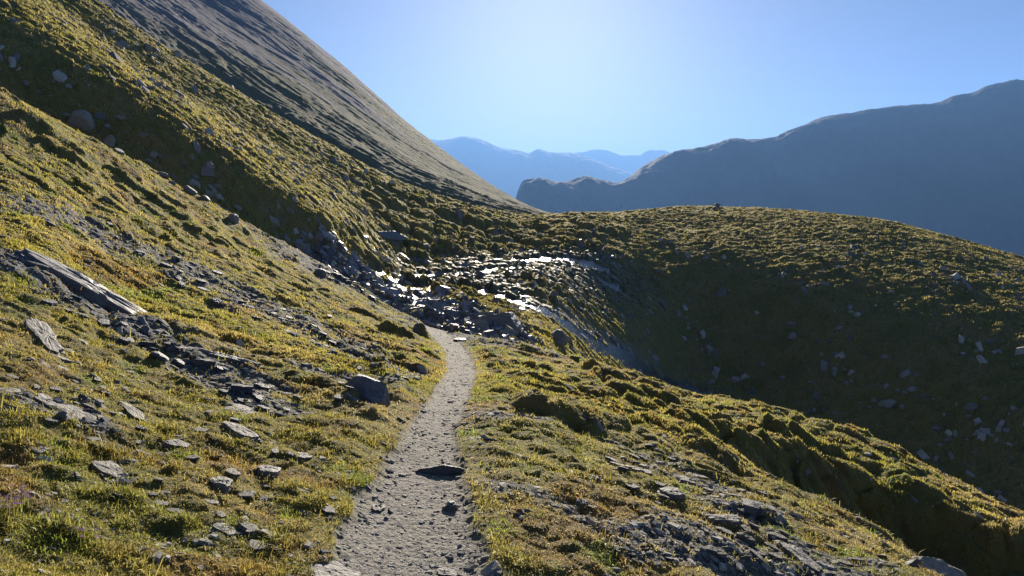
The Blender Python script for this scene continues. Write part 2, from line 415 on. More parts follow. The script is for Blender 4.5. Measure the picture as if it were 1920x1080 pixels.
tc = lerp(tc, BRIGHT, sstep(.22, .42, fbm(Xg*1.9+50, Yg*1.9, 3, 97))*spur*.9)
fattr(ground, 'path', path); fattr(ground, 'scree', scree); fattr(ground, 'wet', np.maximum(wetz*.45, wetin*.95)); cattr(ground, 'tint', tc.reshape(-1, 3))

# ------------------------------------------------------------------ distant landforms
def sheet(name, kp, lines, n, m, mat, disp=None, y0=None):
    """kp picture columns, lines [(row or None, Y, z or None) per column]; a sheet of n x m"""
    px = np.linspace(kp[0], kp[-1], m); yy = []; zz = []
    for L in lines:
        Yk = pchip(kp, [k[1] for k in L], px); yy.append(Yk)
        if L[0][0] is None: zz.append(pchip(kp, [k[2] for k in L], px))
        else: zz.append(zrow(pchip(kp, [k[0] for k in L], px), Yk))
    yy = np.array(yy); zz = np.array(zz); t = np.linspace(0, len(lines)-1, n)
    Yv = np.empty((n, m)); Zv = np.empty((n, m)); k = np.arange(len(lines))
    for j in range(m):
        Yv[:, j] = pchip(k, yy[:, j], t); Zv[:, j] = pchip(yy[:, j], zz[:, j], Yv[:, j])
    Xv = (px-CX)/F*Yv; t2 = t[:, None]*np.ones(m)
    if disp: Zv = Zv+disp(Xv, Yv, t2, px)
    o = mesh_obj(name, np.stack([Xv, Yv, Zv], -1).reshape(-1, 3), grid_faces(n, m), mat)
    tag(o, kind='structure'); return o, Xv, Yv, Zv

def mat_scree_slope():
    m = NT('scree_slope'); p = m.pos(); gr = m.attr('green')
    # axes along and across the fall line
    rot = m.n('ShaderNodeMapping'); m.link(p, rot.inputs[0]); rot.inputs['Rotation'].default_value = (0, 0, R(20.6)); rot.inputs['Scale'].default_value = (.10, 1, .3)
    a = m.noise(.12, rot.outputs[0], 8, .65, .3); b = m.noise(1.1, p, 8, .8); c = m.noise(.5, rot.outputs[0], 6, .7)
    col = m.ramp(a, [(.3, (.105, .102, .112)), (.5, (.16, .155, .165)), (.68, (.235, .225, .23))])
    col = m.mix(m.ramp(c, [(.45, (0, 0, 0)), (.7, (.8, .8, .8))]), col, (.23, .205, .195))
    st = m.noise(.35, rot.outputs[0], 10, .8); col = m.mix(m.ramp(st, [(.5, (0, 0, 0)), (.62, (.4, .4, .4))]), col, (.075, .07, .075))
    g2 = m.math('ADD', gr, m.math('MULTIPLY', m.math('SUBTRACT', b, .5), 1.4), True)
    col = m.mix(g2, col, m.mix(b, (.07, .08, .03), (.17, .15, .055)))
    h = m.math('ADD', m.math('MULTIPLY', b, .5), c)
    return m.done(m.princ(col, .95, m.bump(h, 1.0, 1.0), .1))

def disp_scree(X, Y, t, px):
    w = X*.35+Y*.93; s = X*.93-Y*.35
    wj = w+fbm(s*.02, w*.02, 3, 3)*14
    r = 1-np.abs(perlin(wj/26, s/240, 4))*2.4
    d = np.clip(r, -1, 1)*1.1+(1-np.abs(perlin(wj/9, s/90, 5))*2)*.32+(1-np.abs(perlin(wj/3.1, s/26, 6))*2)*.20+fbm(X/9, Y/9, 3, 7)*.9+fbm(X/1.6, Y/1.6, 3, 17)*.28+perlin(w/1.1, s/12, 8)*.30+(1-np.abs(fbm(wj/5, s/35, 3, 18))*3)*.5
    fade = 1-.6*sstep(2.7, 3.0, t)
    return d*fade
kpD = [-600, 0, 150, 465, 650, 800, 1040, 1250]
D_lines = [
 [(None,120,-14)]*5+[(None,125,-12),(None,135,-12),(None,150,-25)],
 [(None,142,25),(None,142,8),(None,142,4),(None,145,-1),(None,150,-6),(None,155,-7),(None,165,-9),(None,185,-20)],
 [(-330,200),(10,190),(90,185),(270,180),(355,178),(395,180),(418,200),(440,215)],
 [(-645,350),(-225,350),(-124,340),(88,310),(216,290),(316,270),(410,250),(435,265)],
 [(-800,560),(-330,560),(-220,545),(-2,490),(139,450),(264,410),(404,335),(432,340)],
 [(None,700,330),(None,700,180),(None,690,150),(None,660,90),(None,610,40),(None,560,0),(None,450,-40),(None,430,-60)],
]
M_scree = mat_scree_slope()
slope, sx, sy, sz = sheet('scree_slope', kpD, D_lines, 760, 1000, M_scree, disp_scree)
w_ = sx*.35+sy*.93; s_ = sx*.93-sy*.35
grn = sstep(.0, .5, fbm(w_/30, s_/140, 4, 9)+.95-(sz+8)/85)
fattr(slope, 'green', np.clip(grn, 0, 1)*.95)

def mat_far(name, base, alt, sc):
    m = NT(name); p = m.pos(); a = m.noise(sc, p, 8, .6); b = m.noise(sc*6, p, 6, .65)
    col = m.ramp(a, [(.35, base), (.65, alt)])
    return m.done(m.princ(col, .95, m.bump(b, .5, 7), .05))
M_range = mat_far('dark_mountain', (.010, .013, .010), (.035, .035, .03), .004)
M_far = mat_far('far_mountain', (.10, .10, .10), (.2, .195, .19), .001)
def disp_mt(amp, sc, seed, jag=.14):
    def f(X, Y, t, px):
        r = 1-np.abs(fbm(X/sc+Y/sc*.3, Y/sc*.25, 5, seed))*2.2
        return (r*amp+fbm(X/sc*5, Y/sc*5, 4, seed+3)*amp*.15)*np.clip(t/1.6, 0, 1)*(1-.93*sstep(1.6, 2.0, t))+fbm(X/sc*9, Y/sc*9, 5, seed+9, .75)*amp*jag
    return f
kE = [940,975,985,1020,1040,1075,1100,1150,1180,1210,1265,1330,1375,1410,1450,1480,1510,1530,1600,1700,1755,1790,1820,1850,1880,1905,1920,2100,2400]
rE = [560,362,349,345,353,347,341,350,335,312,292,280,263,266,263,249,234,224,213,199,195,180,176,163,156,151,153,110,60]
LE = [[(None,1500-k*0,-700) for k in kE], [(None,2150,-160+max(0,(k-1250))*.05) for k in kE], [(r,3000-(k-940)*.35) for k, r in zip(kE, rE)], [(None,3900,-200) for k in kE]]
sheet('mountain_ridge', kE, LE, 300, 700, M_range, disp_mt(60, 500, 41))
kG = [650,790,830,870,900,945,975,990,1010,1030,1060,1100,1150,1200,1260,1330,1420]
rG = [240,263,264,260,267,284,287,292,285,291,292,299,316,328,345,350,370]
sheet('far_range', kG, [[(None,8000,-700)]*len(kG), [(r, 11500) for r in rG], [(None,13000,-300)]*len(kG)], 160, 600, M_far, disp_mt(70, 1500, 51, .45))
kH = [990,1040,1060,1100,1115,1140,1170,1200,1208,1218,1240,1258,1275,1310,1400]
rH = [310,296,292,286,283,286,294,295,289,285,284,288,292,302,320]
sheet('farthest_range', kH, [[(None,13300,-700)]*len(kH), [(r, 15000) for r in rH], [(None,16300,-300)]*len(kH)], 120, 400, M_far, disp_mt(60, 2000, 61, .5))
vx, vy = np.meshgrid(np.linspace(-9500, 9500, 60), np.linspace(175, 16400, 60))
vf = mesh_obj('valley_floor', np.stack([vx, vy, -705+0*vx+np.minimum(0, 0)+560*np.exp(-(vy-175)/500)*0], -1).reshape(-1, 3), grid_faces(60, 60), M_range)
tag(vf, kind='structure')

# the air of the valley: one even box of haze
def haze():
    m = NT('haze_air'); v = m.n('ShaderNodeVolumePrincipled'); v.inputs['Density'].default_value = 1.2e-4
    v.inputs['Color'].default_value = (.20, .42, .88, 1); v.inputs['Anisotropy'].default_value = .2
    m.link(v.outputs[0], m.out.inputs[1])
    x0, x1, y0, y1, z0, z1 = -10000, 10000, -60, 16500, -706, 1300
    vs = [(x, y, z) for x in (x0, x1) for y in (y0, y1) for z in (z0, z1)]
    fs = [(0,1,3,2),(4,6,7,5),(0,4,5,1),(2,3,7,6),(0,2,6,4),(1,5,7,3)]
    o = mesh_obj('haze', vs, np.array(fs), m.m, smooth=False); tag(o, kind='stuff')
haze()
#PART3
# ------------------------------------------------------------------ grass (nobody could count it)
def blades(name, n, yr, pxr, hfun, wfun, mask, mat, lean=.5, seed=1, bright=1.):
    r = np.random.default_rng(seed)
    px = r.uniform(pxr[0], pxr[1], n); y = np.exp(r.uniform(math.log(yr[0]), math.log(yr[1]), n)); x = (px-CX)/F*y
    keep = r.random(n) < table(mask, x, y)*np.clip(.45+.8*table(steep, x, y)+.5*table(lump, x, y), 0, 1); x, y = x[keep], y[keep]; n = len(x)
    tn = fbm(x*2.6, y*2.6, 3, 301); tuft = sstep(-.05, .5, tn+.35*perlin(x*9, y*9, 302))
    h = hfun(y, r)*(.55+1.1*tuft); w = wfun(y, r)
    z = surf(x, y)-.004
    a = r.uniform(0, 2*np.pi, n); ca, sa = np.cos(a), np.sin(a)
    le = r.uniform(.15, 1., n)*lean*h*1.4; la = a+np.pi/2+r.normal(0, .5, n)
    lx, ly = np.cos(la)*le, np.sin(la)*le
    P = np.empty((n, 5, 3), np.float32)
    P[:, 0] = np.stack([x-ca*w/2, y-sa*w/2, z], -1); P[:, 1] = np.stack([x+ca*w/2, y+sa*w/2, z], -1)
    P[:, 2] = np.stack([x-ca*w*.4+lx*.35, y-sa*w*.4+ly*.35, z+h*.6], -1); P[:, 3] = np.stack([x+ca*w*.4+lx*.35, y+sa*w*.4+ly*.35, z+h*.6], -1)
    P[:, 4] = np.stack([x+lx, y+ly, z+h*np.clip(1.05-.35*lean, .3, 1)], -1)
    b = np.arange(n)[:, None]*5
    o = mesh_obj(name, P.reshape(-1, 3), [b+np.array([[0, 1, 3, 2]]), b+np.array([[2, 3, 4]])], mat)
    c = table(tc, x, y)*bright*r.uniform(.95, 2., n)[:, None]
    yel = r.random(n)[:, None] < .22; c = np.where(yel, np.array((.5, .38, .13))*r.uniform(.7, 1.2, n)[:, None], c)
    cattr(o, 'tint', np.repeat(np.clip(c, 0, .8), 5, axis=0))
    return tag(o, kind='stuff')
gm = (1-path)*(1-.72*scree)
gm = np.where(pr < .02, 0, gm)
gs = gm*spur
gb = gm*bank*(1-.85*wetz)
blades('grass', 480000, (1.9, 9), (-120, 2040), lambda y, r: r.gamma(2.2, .0085, len(y))+.004, lambda y, r: r.uniform(.0022, .0045, len(y))*np.maximum(1, y/4), gs, M_grass, .95, 11)
blades('ground_cover', 520000, (1.9, 10), (-120, 2040), lambda y, r: r.uniform(.008, .020, len(y)), lambda y, r: r.uniform(.005, .010, len(y))*np.maximum(1, y/5), gs, M_grass, 1.3, 12, 1.0)
blades('slope_grass', 480000, (8, 27), (-120, 2040), lambda y, r: r.uniform(.015, .05, len(y)), lambda y, r: r.uniform(.008, .016, len(y))*np.maximum(1, y/14), gs, M_grass, .6, 13)
blades('hillside_grass', 700000, (21, 95), (-120, 2040), lambda y, r: r.uniform(.05, .11, len(y)), lambda y, r: r.uniform(.016, .04, len(y))*np.maximum(.8, y/50), gb, M_grass, .6, 14)

# ------------------------------------------------------------------ stones
def slab_bm(L, W, H, seed, layers=3, n=18, rough=.10):
    """a slate slab: ragged outline, edge broken into layers, slightly uneven top"""
    r = random.Random(seed); bm = bmesh.new()
    base = []
    ph = [r.uniform(0, 6.3) for _ in range(4)]
    for k in range(n):
        a = 2*math.pi*k/n
        q = 1/max(abs(math.cos(a)), abs(math.sin(a)))**.55
        rad = q*(1+rough*(math.sin(2*a+ph[0])+.8*math.sin(3*a+ph[1])+.6*math.sin(5*a+ph[2]))+r.uniform(-rough, rough)*.8)
        base.append((math.cos(a)*rad*L/2*.88, math.sin(a)*rad*W/2*.88))
    rings = []; zs = []
    for l in range(layers):
        off = 1-.05*l+r.uniform(-.03, .03); sh = (r.uniform(-.03, .03)*L, r.uniform(-.03, .03)*W)
        jit = [r.uniform(-.035, .03) for _ in range(n)]
        for z in (l/layers, (l+.92)/layers):
            rings.append([(p[0]*(off+jit[k])+sh[0], p[1]*(off+jit[k])+sh[1]) for k, p in enumerate(base)]); zs.append(z*H)
    tilt = r.uniform(-.12, .12)
    vr = []
    for ring, z in zip(rings, zs):
        vr.append([bm.verts.new((x, y, z*(1+tilt*x/L*2)+(r.uniform(-.04, .04)*H if z > 0 else 0))) for x, y in ring])
    for s in (.78, .5, .22):
        z = zs[-1]; vr.append([bm.verts.new((x*s, y*s, z*(1+tilt*x*s/L*2)+r.uniform(-.02, .12)*H)) for x, y in rings[-1]])
    for a, b in zip(vr[:-1], vr[1:]):
        for k in range(n):
            bm.faces.new((a[k], a[(k+1) % n], b[(k+1) % n], b[k]))
    bm.faces.new(vr[-1]); bm.faces.new(list(reversed(vr[0])))
    return bm

def rock_bm(L, W, H, seed, sub=4, cuts=9, amp=.07):
    """a boulder broken along flat planes"""
    r = random.Random(seed); bm = bmesh.new(); bmesh.ops.create_icosphere(bm, subdivisions=sub, radius=1)
    planes = []
    for _ in range(cuts):
        v = Vector((r.gauss(0, 1), r.gauss(0, 1), r.gauss(0, .8))).normalized(); planes.append((v, r.uniform(.62, .88)))
    co = np.array([v.co[:] for v in bm.verts])
    for v, d in planes:
        k = co@np.array(v[:]); over = np.clip(k-d, 0, None); co = co-over[:, None]*np.array(v[:])[None]
    n = fbm(co[:, 0]*1.7+seed, co[:, 1]*1.7+co[:, 2]*1.3, 4, seed % 50)+.5*fbm(co[:, 2]*3+seed, (co[:, 0]-co[:, 1])*2.1, 3, seed % 31)
    st = np.abs(perlin(co[:, 2]*4.5+co[:, 0]*.6+seed, co[:, 1]*.5, 9))      # bedding steps
    co = co*(1+amp*n+amp*.6*st)[:, None]
    co *= np.array((L/2, W/2, H/2))
    for v, c in zip(bm.verts, co): v.co = c
    return bm

def bm_obj(name, bm, mat, parent=None, smooth=False):
    me = bpy.data.meshes.new(name); bmesh.ops.recalc_face_normals(bm, faces=bm.faces); bm.to_mesh(me); bm.free()
    if smooth: me.polygons.foreach_set('use_smooth', [True]*len(me.polygons))
    me.materials.append(mat); o = bpy.data.objects.new(name, me); COL.objects.link(o); o.parent = parent
    return o

def gnormal(x, y, e=.15):
    e = max(e, .03*y*.5)
    dx = float(surf(x+e, y)-surf(x-e, y))/(2*e); dy = float(surf(x, y+e)-surf(x, y-e))/(2*e)
    return Vector((-dx, -dy, 1)).normalized()

def seat(o, x, y, yaw, sink=0., flat=.0, roll=0.):
    """rest an object on the ground, leaning with the slope"""
    nrm = gnormal(x, y).lerp(Vector((0, 0, 1)), flat).normalized()
    t = Vector((math.cos(yaw), math.sin(yaw), 0)); t = (t-nrm*t.dot(nrm)).normalized(); b = nrm.cross(t)
    M = Matrix((t, b, nrm)).transposed().to_4x4()
    if roll: M = M @ Matrix.Rotation(roll, 4, 'X')
    M.translation = Vector((x, y, float(surf(x, y))-sink)); o.matrix_world = M

def pix(px, row): x, y, z, _ = locate(px, row, Zf); return x, y, z

# the big named stones: (name, kind, px, row of its middle, width px, depth m, height m, yaw deg, sink, flat, material, label)
NAMED = [
 ('slate_slab','slab',160,556,340,.60,.15,-25,.03,.22,M_plate,'longest grey slate slab, jutting from the turf on the left slope with a dark hollow under it'),
 ('slate_slab','slab',60,508,120,.4,.08,-26,.03,.4,M_plate,'broken grey slate ledge just up the slope from the longest slab, at the picture edge'),
 ('slate_slab','slab',412,690,170,.26,.12,-38,.04,.25,M_slate,'narrow ridged slate slab with lichen patches, below and right of the longest slab'),
 ('boulder','rock',686,758,82,.40,.34,-20,.06,.5,M_slate,'dark blue boulder with a pitted lit top beside the left edge of the path'),
 ('boulder','rock',1760,1075,120,.36,.26,-25,.08,.4,M_pale,'pale ridged boulder at the bottom right edge of the spur, above the shaded drop'),
 ('boulder','rock',1712,1060,34,.12,.16,10,.04,.4,M_slate,'small dark stone leaning against the pale ridged boulder at the bottom right'),
 ('boulder','rock',935,618,110,1.3,1.3,-35,.35,.5,M_slate,'big rounded boulder with a smooth pale flank rising behind the spur beyond the path'),
 ('boulder','rock',1042,640,40,.8,.7,0,.15,.5,M_boulder,'pale pointed boulder in the shaded gully right of the big rounded boulder'),
 ('boulder','rock',738,458,66,1.0,.7,-15,.3,.5,M_slate,'brown grey boulder sunk among the tussocks left above the shining water'),
 ('boulder','rock',838,425,60,.9,.4,-10,.2,.3,M_slate,'low flat topped boulder just under the far saddle'),
 ('boulder','rock',152,240,48,.9,.9,0,.15,.5,M_pale,'largest pale boulder in the dark shade of the upper left bank'),
 ('boulder','rock',205,280,24,.5,.5,20,.1,.5,M_pale,'second pale boulder in the left shade, just below the largest one'),
 ('boulder','rock',286,303,20,.4,.35,50,.08,.5,M_pale,'small pale boulder in the left shade nearest the near skyline'),
 ('boulder','rock',390,322,20,.45,.5,50,.08,.5,M_pale,'upright pale block standing in the shade of the left bank'),
 ('boulder','rock',1486,634,20,.5,.4,30,.1,.6,M_pale,'rounded pale grey boulder on the dark hillside, lower of a pair'),
 ('boulder','rock',1484,612,18,.45,.3,-20,.1,.6,M_pale,'flat grey boulder on the dark hillside, upper of a pair'),
 ('boulder','rock',1664,764,32,.6,.5,0,.1,.6,M_pale,'largest pale boulder low on the dark right hillside'),
 ('boulder','rock',1638,756,14,.3,.3,0,.06,.6,M_pale,'small boulder touching the left of the largest boulder on the dark hillside'),
 ('boulder','rock',1698,708,22,.45,.35,40,.08,.6,M_pale,'grey wedge shaped boulder above the largest boulder on the dark hillside'),
 ('boulder','rock',1660,677,20,.4,.25,20,.06,.6,M_pale,'flat oblong boulder halfway up the dark right hillside'),
 ('boulder','rock',1756,809,20,.4,.3,20,.07,.6,M_slate,'bluish boulder low on the dark hillside near the right edge'),
 ('boulder','rock',1709,736,18,.35,.2,20,.06,.6,M_pale,'thin flat stone under the wedge shaped boulder on the dark hillside'),
 ('boulder','rock',1410,742,20,.4,.2,20,.06,.6,M_slate,'flat bluish stone at the foot of the dark hillside above the spur crest'),
 ('flat_stone','slab',208,880,66,.16,.035,-35,.005,.1,M_pale,'large pale flat stone with a dark notch in the lower left turf'),
 ('flat_stone','slab',247,774,44,.10,.03,-40,.005,.1,M_pale,'narrow pale stone pointing downhill in the left turf'),
 ('flat_stone','slab',562,862,38,.13,.035,-20,.005,.1,M_pale,'pale pointed stone in the turf left of the path stone'),
 ('flat_stone','slab',412,918,46,.13,.06,-20,.01,.3,M_pale,'wedge shaped pale stone with a shaded front in the lower left turf'),
 ('flat_stone','slab',75,847,22,.08,.02,-20,.004,.1,M_pale,'small whitish stone alone near the left edge below the outcrop'),
 ('flat_stone','slab',333,833,50,.12,.03,-15,.005,.1,M_pale,'long pale stone behind a bright green tuft in the left turf'),
 ('flat_stone','slab',622,1066,90,.26,.04,-30,.005,.05,M_pale,'broad cream coloured slab at the very bottom edge left of the path'),
 ('flat_stone','slab',80,640,88,.20,.05,-38,.008,.1,M_pale,'long pale outcrop slab with two layers in the turf below the longest slab'),
 ('flat_stone','slab',104,668,60,.16,.04,-30,.008,.1,M_pale,'pale slab just below the two layered outcrop slab'),
 ('flat_stone','slab',108,694,42,.14,.03,-20,.006,.1,M_pale,'smallest and lowest slab of the three stacked pale outcrop stones'),
 ('flat_stone','slab',172,680,52,.10,.035,-38,.006,.1,M_pale,'narrow pale rib of stone right of the three outcrop slabs'),
 ('flat_stone','slab',88,757,70,.16,.04,-20,.006,.1,M_pale,'pale plate topping the outcrop above the lower left turf'),
 ('flat_stone','slab',135,778,90,.18,.04,-30,.006,.1,M_pale,'curved pale slab running down from the plate of the lower left outcrop'),
 ('flat_stone','rock',118,794,36,.16,.08,-10,.01,.3,M_pale,'lumpy pale stone under the curved slab of the lower left outcrop'),
 ('flat_stone','slab',12,750,30,.16,.03,-20,.005,.1,M_pale,'pale flat stone cut by the left picture edge'),
 ('flat_stone','slab',420,1064-60,40,.1,.03,-25,.005,.1,M_pale,'pale sliver of stone lying in the grass near the bottom left'),
 ('flat_stone','slab',450,822,56,.12,.03,-35,.005,.1,M_pale,'pale stone in two broken pieces in the middle of the left turf'),
 ('flat_stone','slab',446,773,60,.20,.03,-12,.005,.1,M_pale,'wide thin slab near the scree left of the dark blue boulder'),
 ('flat_stone','slab',500,895,54,.18,.05,-10,.008,.2,M_boulder,'mossy grey stone left of the path stone'),
 ('flat_stone','slab',745,715,44,.14,.05,-8,0,.5,M_pale,'thin pale slab lying on a dark tussock left of the path'),
 ('flat_stone','rock',845,945,34,.10,.07,0,.01,.5,M_slate,'dark stone half buried in the right edge of the path'),
 ('flat_stone','slab',838,1062,40,.10,.03,0,.004,.5,M_pale,'pale stone on the path near the bottom edge'),
 ('flat_stone','slab',705,945,26,.12,.05,-60,.01,.3,M_pale,'pale stone set on edge along the left rim of the path'),
 ('flat_stone','slab',975,862,22,.08,.03,-10,.004,.2,M_pale,'pinkish pale stone alone in the rusty turf right of the path'),
 ('flat_stone','slab',1190,880,34,.13,.04,-10,.005,.2,M_pale,'brightest pale stone at the left end of the scree on the right'),
 ('flat_stone','slab',1113,900,24,.09,.06,0,.008,.3,M_slate,'dark fronted stone right of the rusty turf'),
 ('slate_slab','slab',1420,970,70,.22,.05,-38,.0,.2,M_boulder,'grey slab capping a shaded step on the right hand scree'),
 ('slate_slab','slab',1355,985,80,.12,.05,-42,.005,.1,M_boulder,'narrow slab with a bright edge below the shaded step on the right'),
 ('slate_slab','slab',1258,935,46,.18,.06,-10,.0,.3,M_boulder,'squat grey slab in the middle of the right hand scree'),
 ('slate_slab','slab',1500,1058,70,.12,.05,-40,.005,.1,M_boulder,'long thin slab near the bottom edge right of the scree'),
 ('flat_stone','slab',1440,1010,30,.12,.03,0,.004,.2,M_pale,'pale stone under the capping slab in the right hand scree'),
 ('flat_stone','slab',1090,755+190,24,.08,.03,0,.004,.2,M_pale,'small pale stone at the right end of the grey patch beside the path'),
]
for k, (nm, kind, px, row, wpx, dep, hh, yaw, sink, flat, mat, lab) in enumerate(NAMED):
    t = math.tan(R(-yaw)); wq = wpx/2*.9
    x0, y0, _, _ = locate(px-wq, row-t*wq); x1, y1, _, _ = locate(px+wq, row+t*wq); x, y, _, _ = locate(px, row)
    if abs(y1-y0) > 2.2*wpx/F*y or abs(t) < .05 or abs(x1-x0) < .3*wpx/F*y: x0, y0, x1, y1 = x-wpx/2/F*y, y, x+wpx/2/F*y, y
    L = math.hypot(x1-x0, y1-y0)/.9; yaw = math.degrees(math.atan2(y1-y0, x1-x0))
    if kind == 'slab': bm = slab_bm(L, dep, hh, 100+k, 4 if L > .8 else 3, 40 if L > .6 else 18, .07 if L > .8 else .11)
    else: bm = rock_bm(L, dep, hh*1.25, 200+k, 5 if wpx > 60 else 4, 12, .10)
    o = bm_obj(nm, bm, mat)
    seat(o, x, y, R(yaw), sink+(-hh*.15 if kind == 'rock' else hh*(.55 if L < .5 else .2)), flat*.5)
    tag(o, lab, 'boulder' if nm == 'boulder' else 'stone')

# the standing stone that holds back the gravel of the path
def path_stone():
    x, y, z = pix(825, 891); s = y/F
    out = [(-50,0),(-47,9),(-38,14),(-14,17),(6,21),(22,18),(40,15),(49,11),(46,1),(20,-4),(-20,-4)]
    bm = bmesh.new(); fr = [bm.verts.new((a*s, 0+.01*math.sin(a), b*s)) for a, b in out]
    mid = [bm.verts.new((a*s*1.0, .012, b*s*1.0+.001)) for a, b in out]; bk = [bm.verts.new((a*s*.95, .028, b*s*.95)) for a, b in out]; n = len(out)
    bm.faces.new(fr); bm.faces.new(list(reversed(bk)))
    for A, B in ((fr, mid), (mid, bk)):
        for k in range(n): bm.faces.new((A[k], B[k], B[(k+1) % n], A[(k+1) % n]))
    bmesh.ops.bevel(bm, geom=bm.edges[:], offset=.003, segments=1, affect='EDGES')
    o = bm_obj('path_stone', bm, M_slate); o.location = (x, y, z-.01); o.rotation_euler = (R(-8), 0, 0)
    tag(o, 'dark upright slate set across the path like a step', 'stone')
path_stone()

# cairn on the right hill
def cairn():
    x, y, z = pix(1345, 393); z = float(surf(x, y))
    e = bpy.data.objects.new('cairn', None); COL.objects.link(e); e.location = (x, y, z)
    tag(e, 'tiny heap of dark and white stones on the crest of the right hill', 'cairn')
    for (dx, dz, L, H, ry, mat, sd) in ((-.28, .10, .5, .26, 0, M_slate, 1), (.26, .10, .45, .26, 0, M_pale, 2), (.02, .28, .42, .26, .3, M_slate, 3), (-.08, .46, .50, .22, -.2, M_slate, 4), (.2, .42, .26, .2, .1, M_pale, 5)):
        o = bm_obj('stone', rock_bm(L, .35, H, 400+sd, 3), mat, e); o.location = (dx, 0, dz); o.rotation_euler = (0, ry, 0)
cairn()

# groups of look-alike stones, each a thing
protos = {}
for kk, mat in (('slate', M_slate), ('pale', M_pale), ('grey', M_boulder)):
    protos[kk] = [slab_bm(1, r_, h_, 500+i, 2, 11, .13) for i, (r_, h_) in enumerate(((.7, .13), (.5, .16), (.85, .1), (.6, .22), (.45, .12)))]
    protos[kk] += [rock_bm(1, r_, h_, 520+i, 3, 9, .08) for i, (r_, h_) in enumerate(((.8, .5), (.65, .6), (.75, .4)))]
    ms = []
    for i, bm in enumerate(protos[kk]):
        me = bpy.data.meshes.new('stone'); bmesh.ops.recalc_face_normals(bm, faces=bm.faces); bm.to_mesh(me); bm.free(); me.materials.append(mat); ms.append(me)
    protos[kk] = ms
def scatter(name, n, kind, spots, size, group, label, seed, pick=None, flat=.2, mind=1.):
    """spots: picture-space polyline (px, row, spread px); every stone an object of its own"""
    r = random.Random(seed); done = []; tries = 0
    while len(done) < n and tries < n*30:
        tries += 1
        i = r.randrange(len(spots)-1) if len(spots) > 1 else 0
        a = spots[i]; b = spots[min(i+1, len(spots)-1)]; t = r.random()
        px = a[0]+(b[0]-a[0])*t+r.gauss(0, 1)*a[2]; row = a[1]+(b[1]-a[1])*t+r.gauss(0, 1)*a[2]*.45
        if not (2 < px < 1918 and row < 1076): continue
        x, y, z = pix(px, row); s = size*r.uniform(.6, 1.5)
        if any((x-u)**2+(y-v)**2 < (mind*(s+q)/2)**2 for u, v, q in done): continue
        me = protos[kind][r.choice(pick) if pick else r.randrange(8)]
        o = bpy.data.objects.new(name, me); COL.objects.link(o)
        seat(o, x, y, r.uniform(-1.2, .4), (.035 if me in protos[kind][:5] else -.05)*s, flat, r.gauss(0, .08)); o.scale = (s, s*r.uniform(.8, 1.2), s*r.uniform(.8, 1.3))
        tag(o, label, 'stone', group); done.append((x, y, s))
scatter('slate_shard', 38, 'slate', [(150,430,26),(300,490,28),(430,545,26),(560,610,24),(640,650,20)], .16, 'slate shards in the upper scree streak', 'thin grey slate shard in the scree streak running above the longest slab', 1, [0,1,2,3,4])
scatter('slate_shard', 30, 'slate', [(90,560,16),(200,620,18),(330,670,20),(440,735,18),(500,770,14)], .12, 'slate shards under the longest slab', 'thin grey slate shard in the broken scree below the longest slab', 2, [0,1,2,3,4,5])
scatter('flat_stone', 44, 'pale', [(60,700,60),(250,800,90),(420,900,90),(520,1000,60)], .075, 'pale stones in the lower left turf', 'small pale stone lying loose in the lower left turf', 3, [0,1,2,4])
scatter('flat_stone', 20, 'pale', [(430,760,40),(640,720,40),(760,700,25)], .09, 'pale stones above the path', 'pale flat stone in the turf around the dark blue boulder', 4, [0,1,2,4])
scatter('flat_stone', 64, 'pale', [(1180,850,40),(1300,920,45),(1420,1010,40),(1560,1060,30)], .10, 'pale stones in the right hand scree', 'pale angular stone in the scree on the right hand spur', 5, [0,1,2,3,4])
scatter('flat_stone', 26, 'pale', [(900,960,20),(1000,930,35),(1150,1040,60),(1300,1050,50)], .05, 'pale stones right of the path', 'small pale stone in the turf along the right of the path', 6, [0,1,2,4])
scatter('slate_block', 70, 'slate', [(610,515,10),(680,535,22),(760,560,26),(830,590,22),(900,625,16)], .26, 'slate blocks piled by the stream', 'jumbled blue slate block in the rock pile between the spur and the stream', 7, None, .4, .75)
scatter('hillside_stone', 30, 'pale', [(1400,640,50),(1560,700,60),(1720,760,60),(1850,830,40)], .28, 'stones on the dark hillside', 'small grey stone scattered over the dark right hillside', 8, [5,6,7,3], .5)
scatter('hillside_stone', 26, 'pale', [(60,130,30),(200,250,36),(330,330,28),(450,400,30)], .30, 'stones in the shade of the left bank', 'small grey stone in the shaded upper left bank', 9, [5,6,7,3], .5)

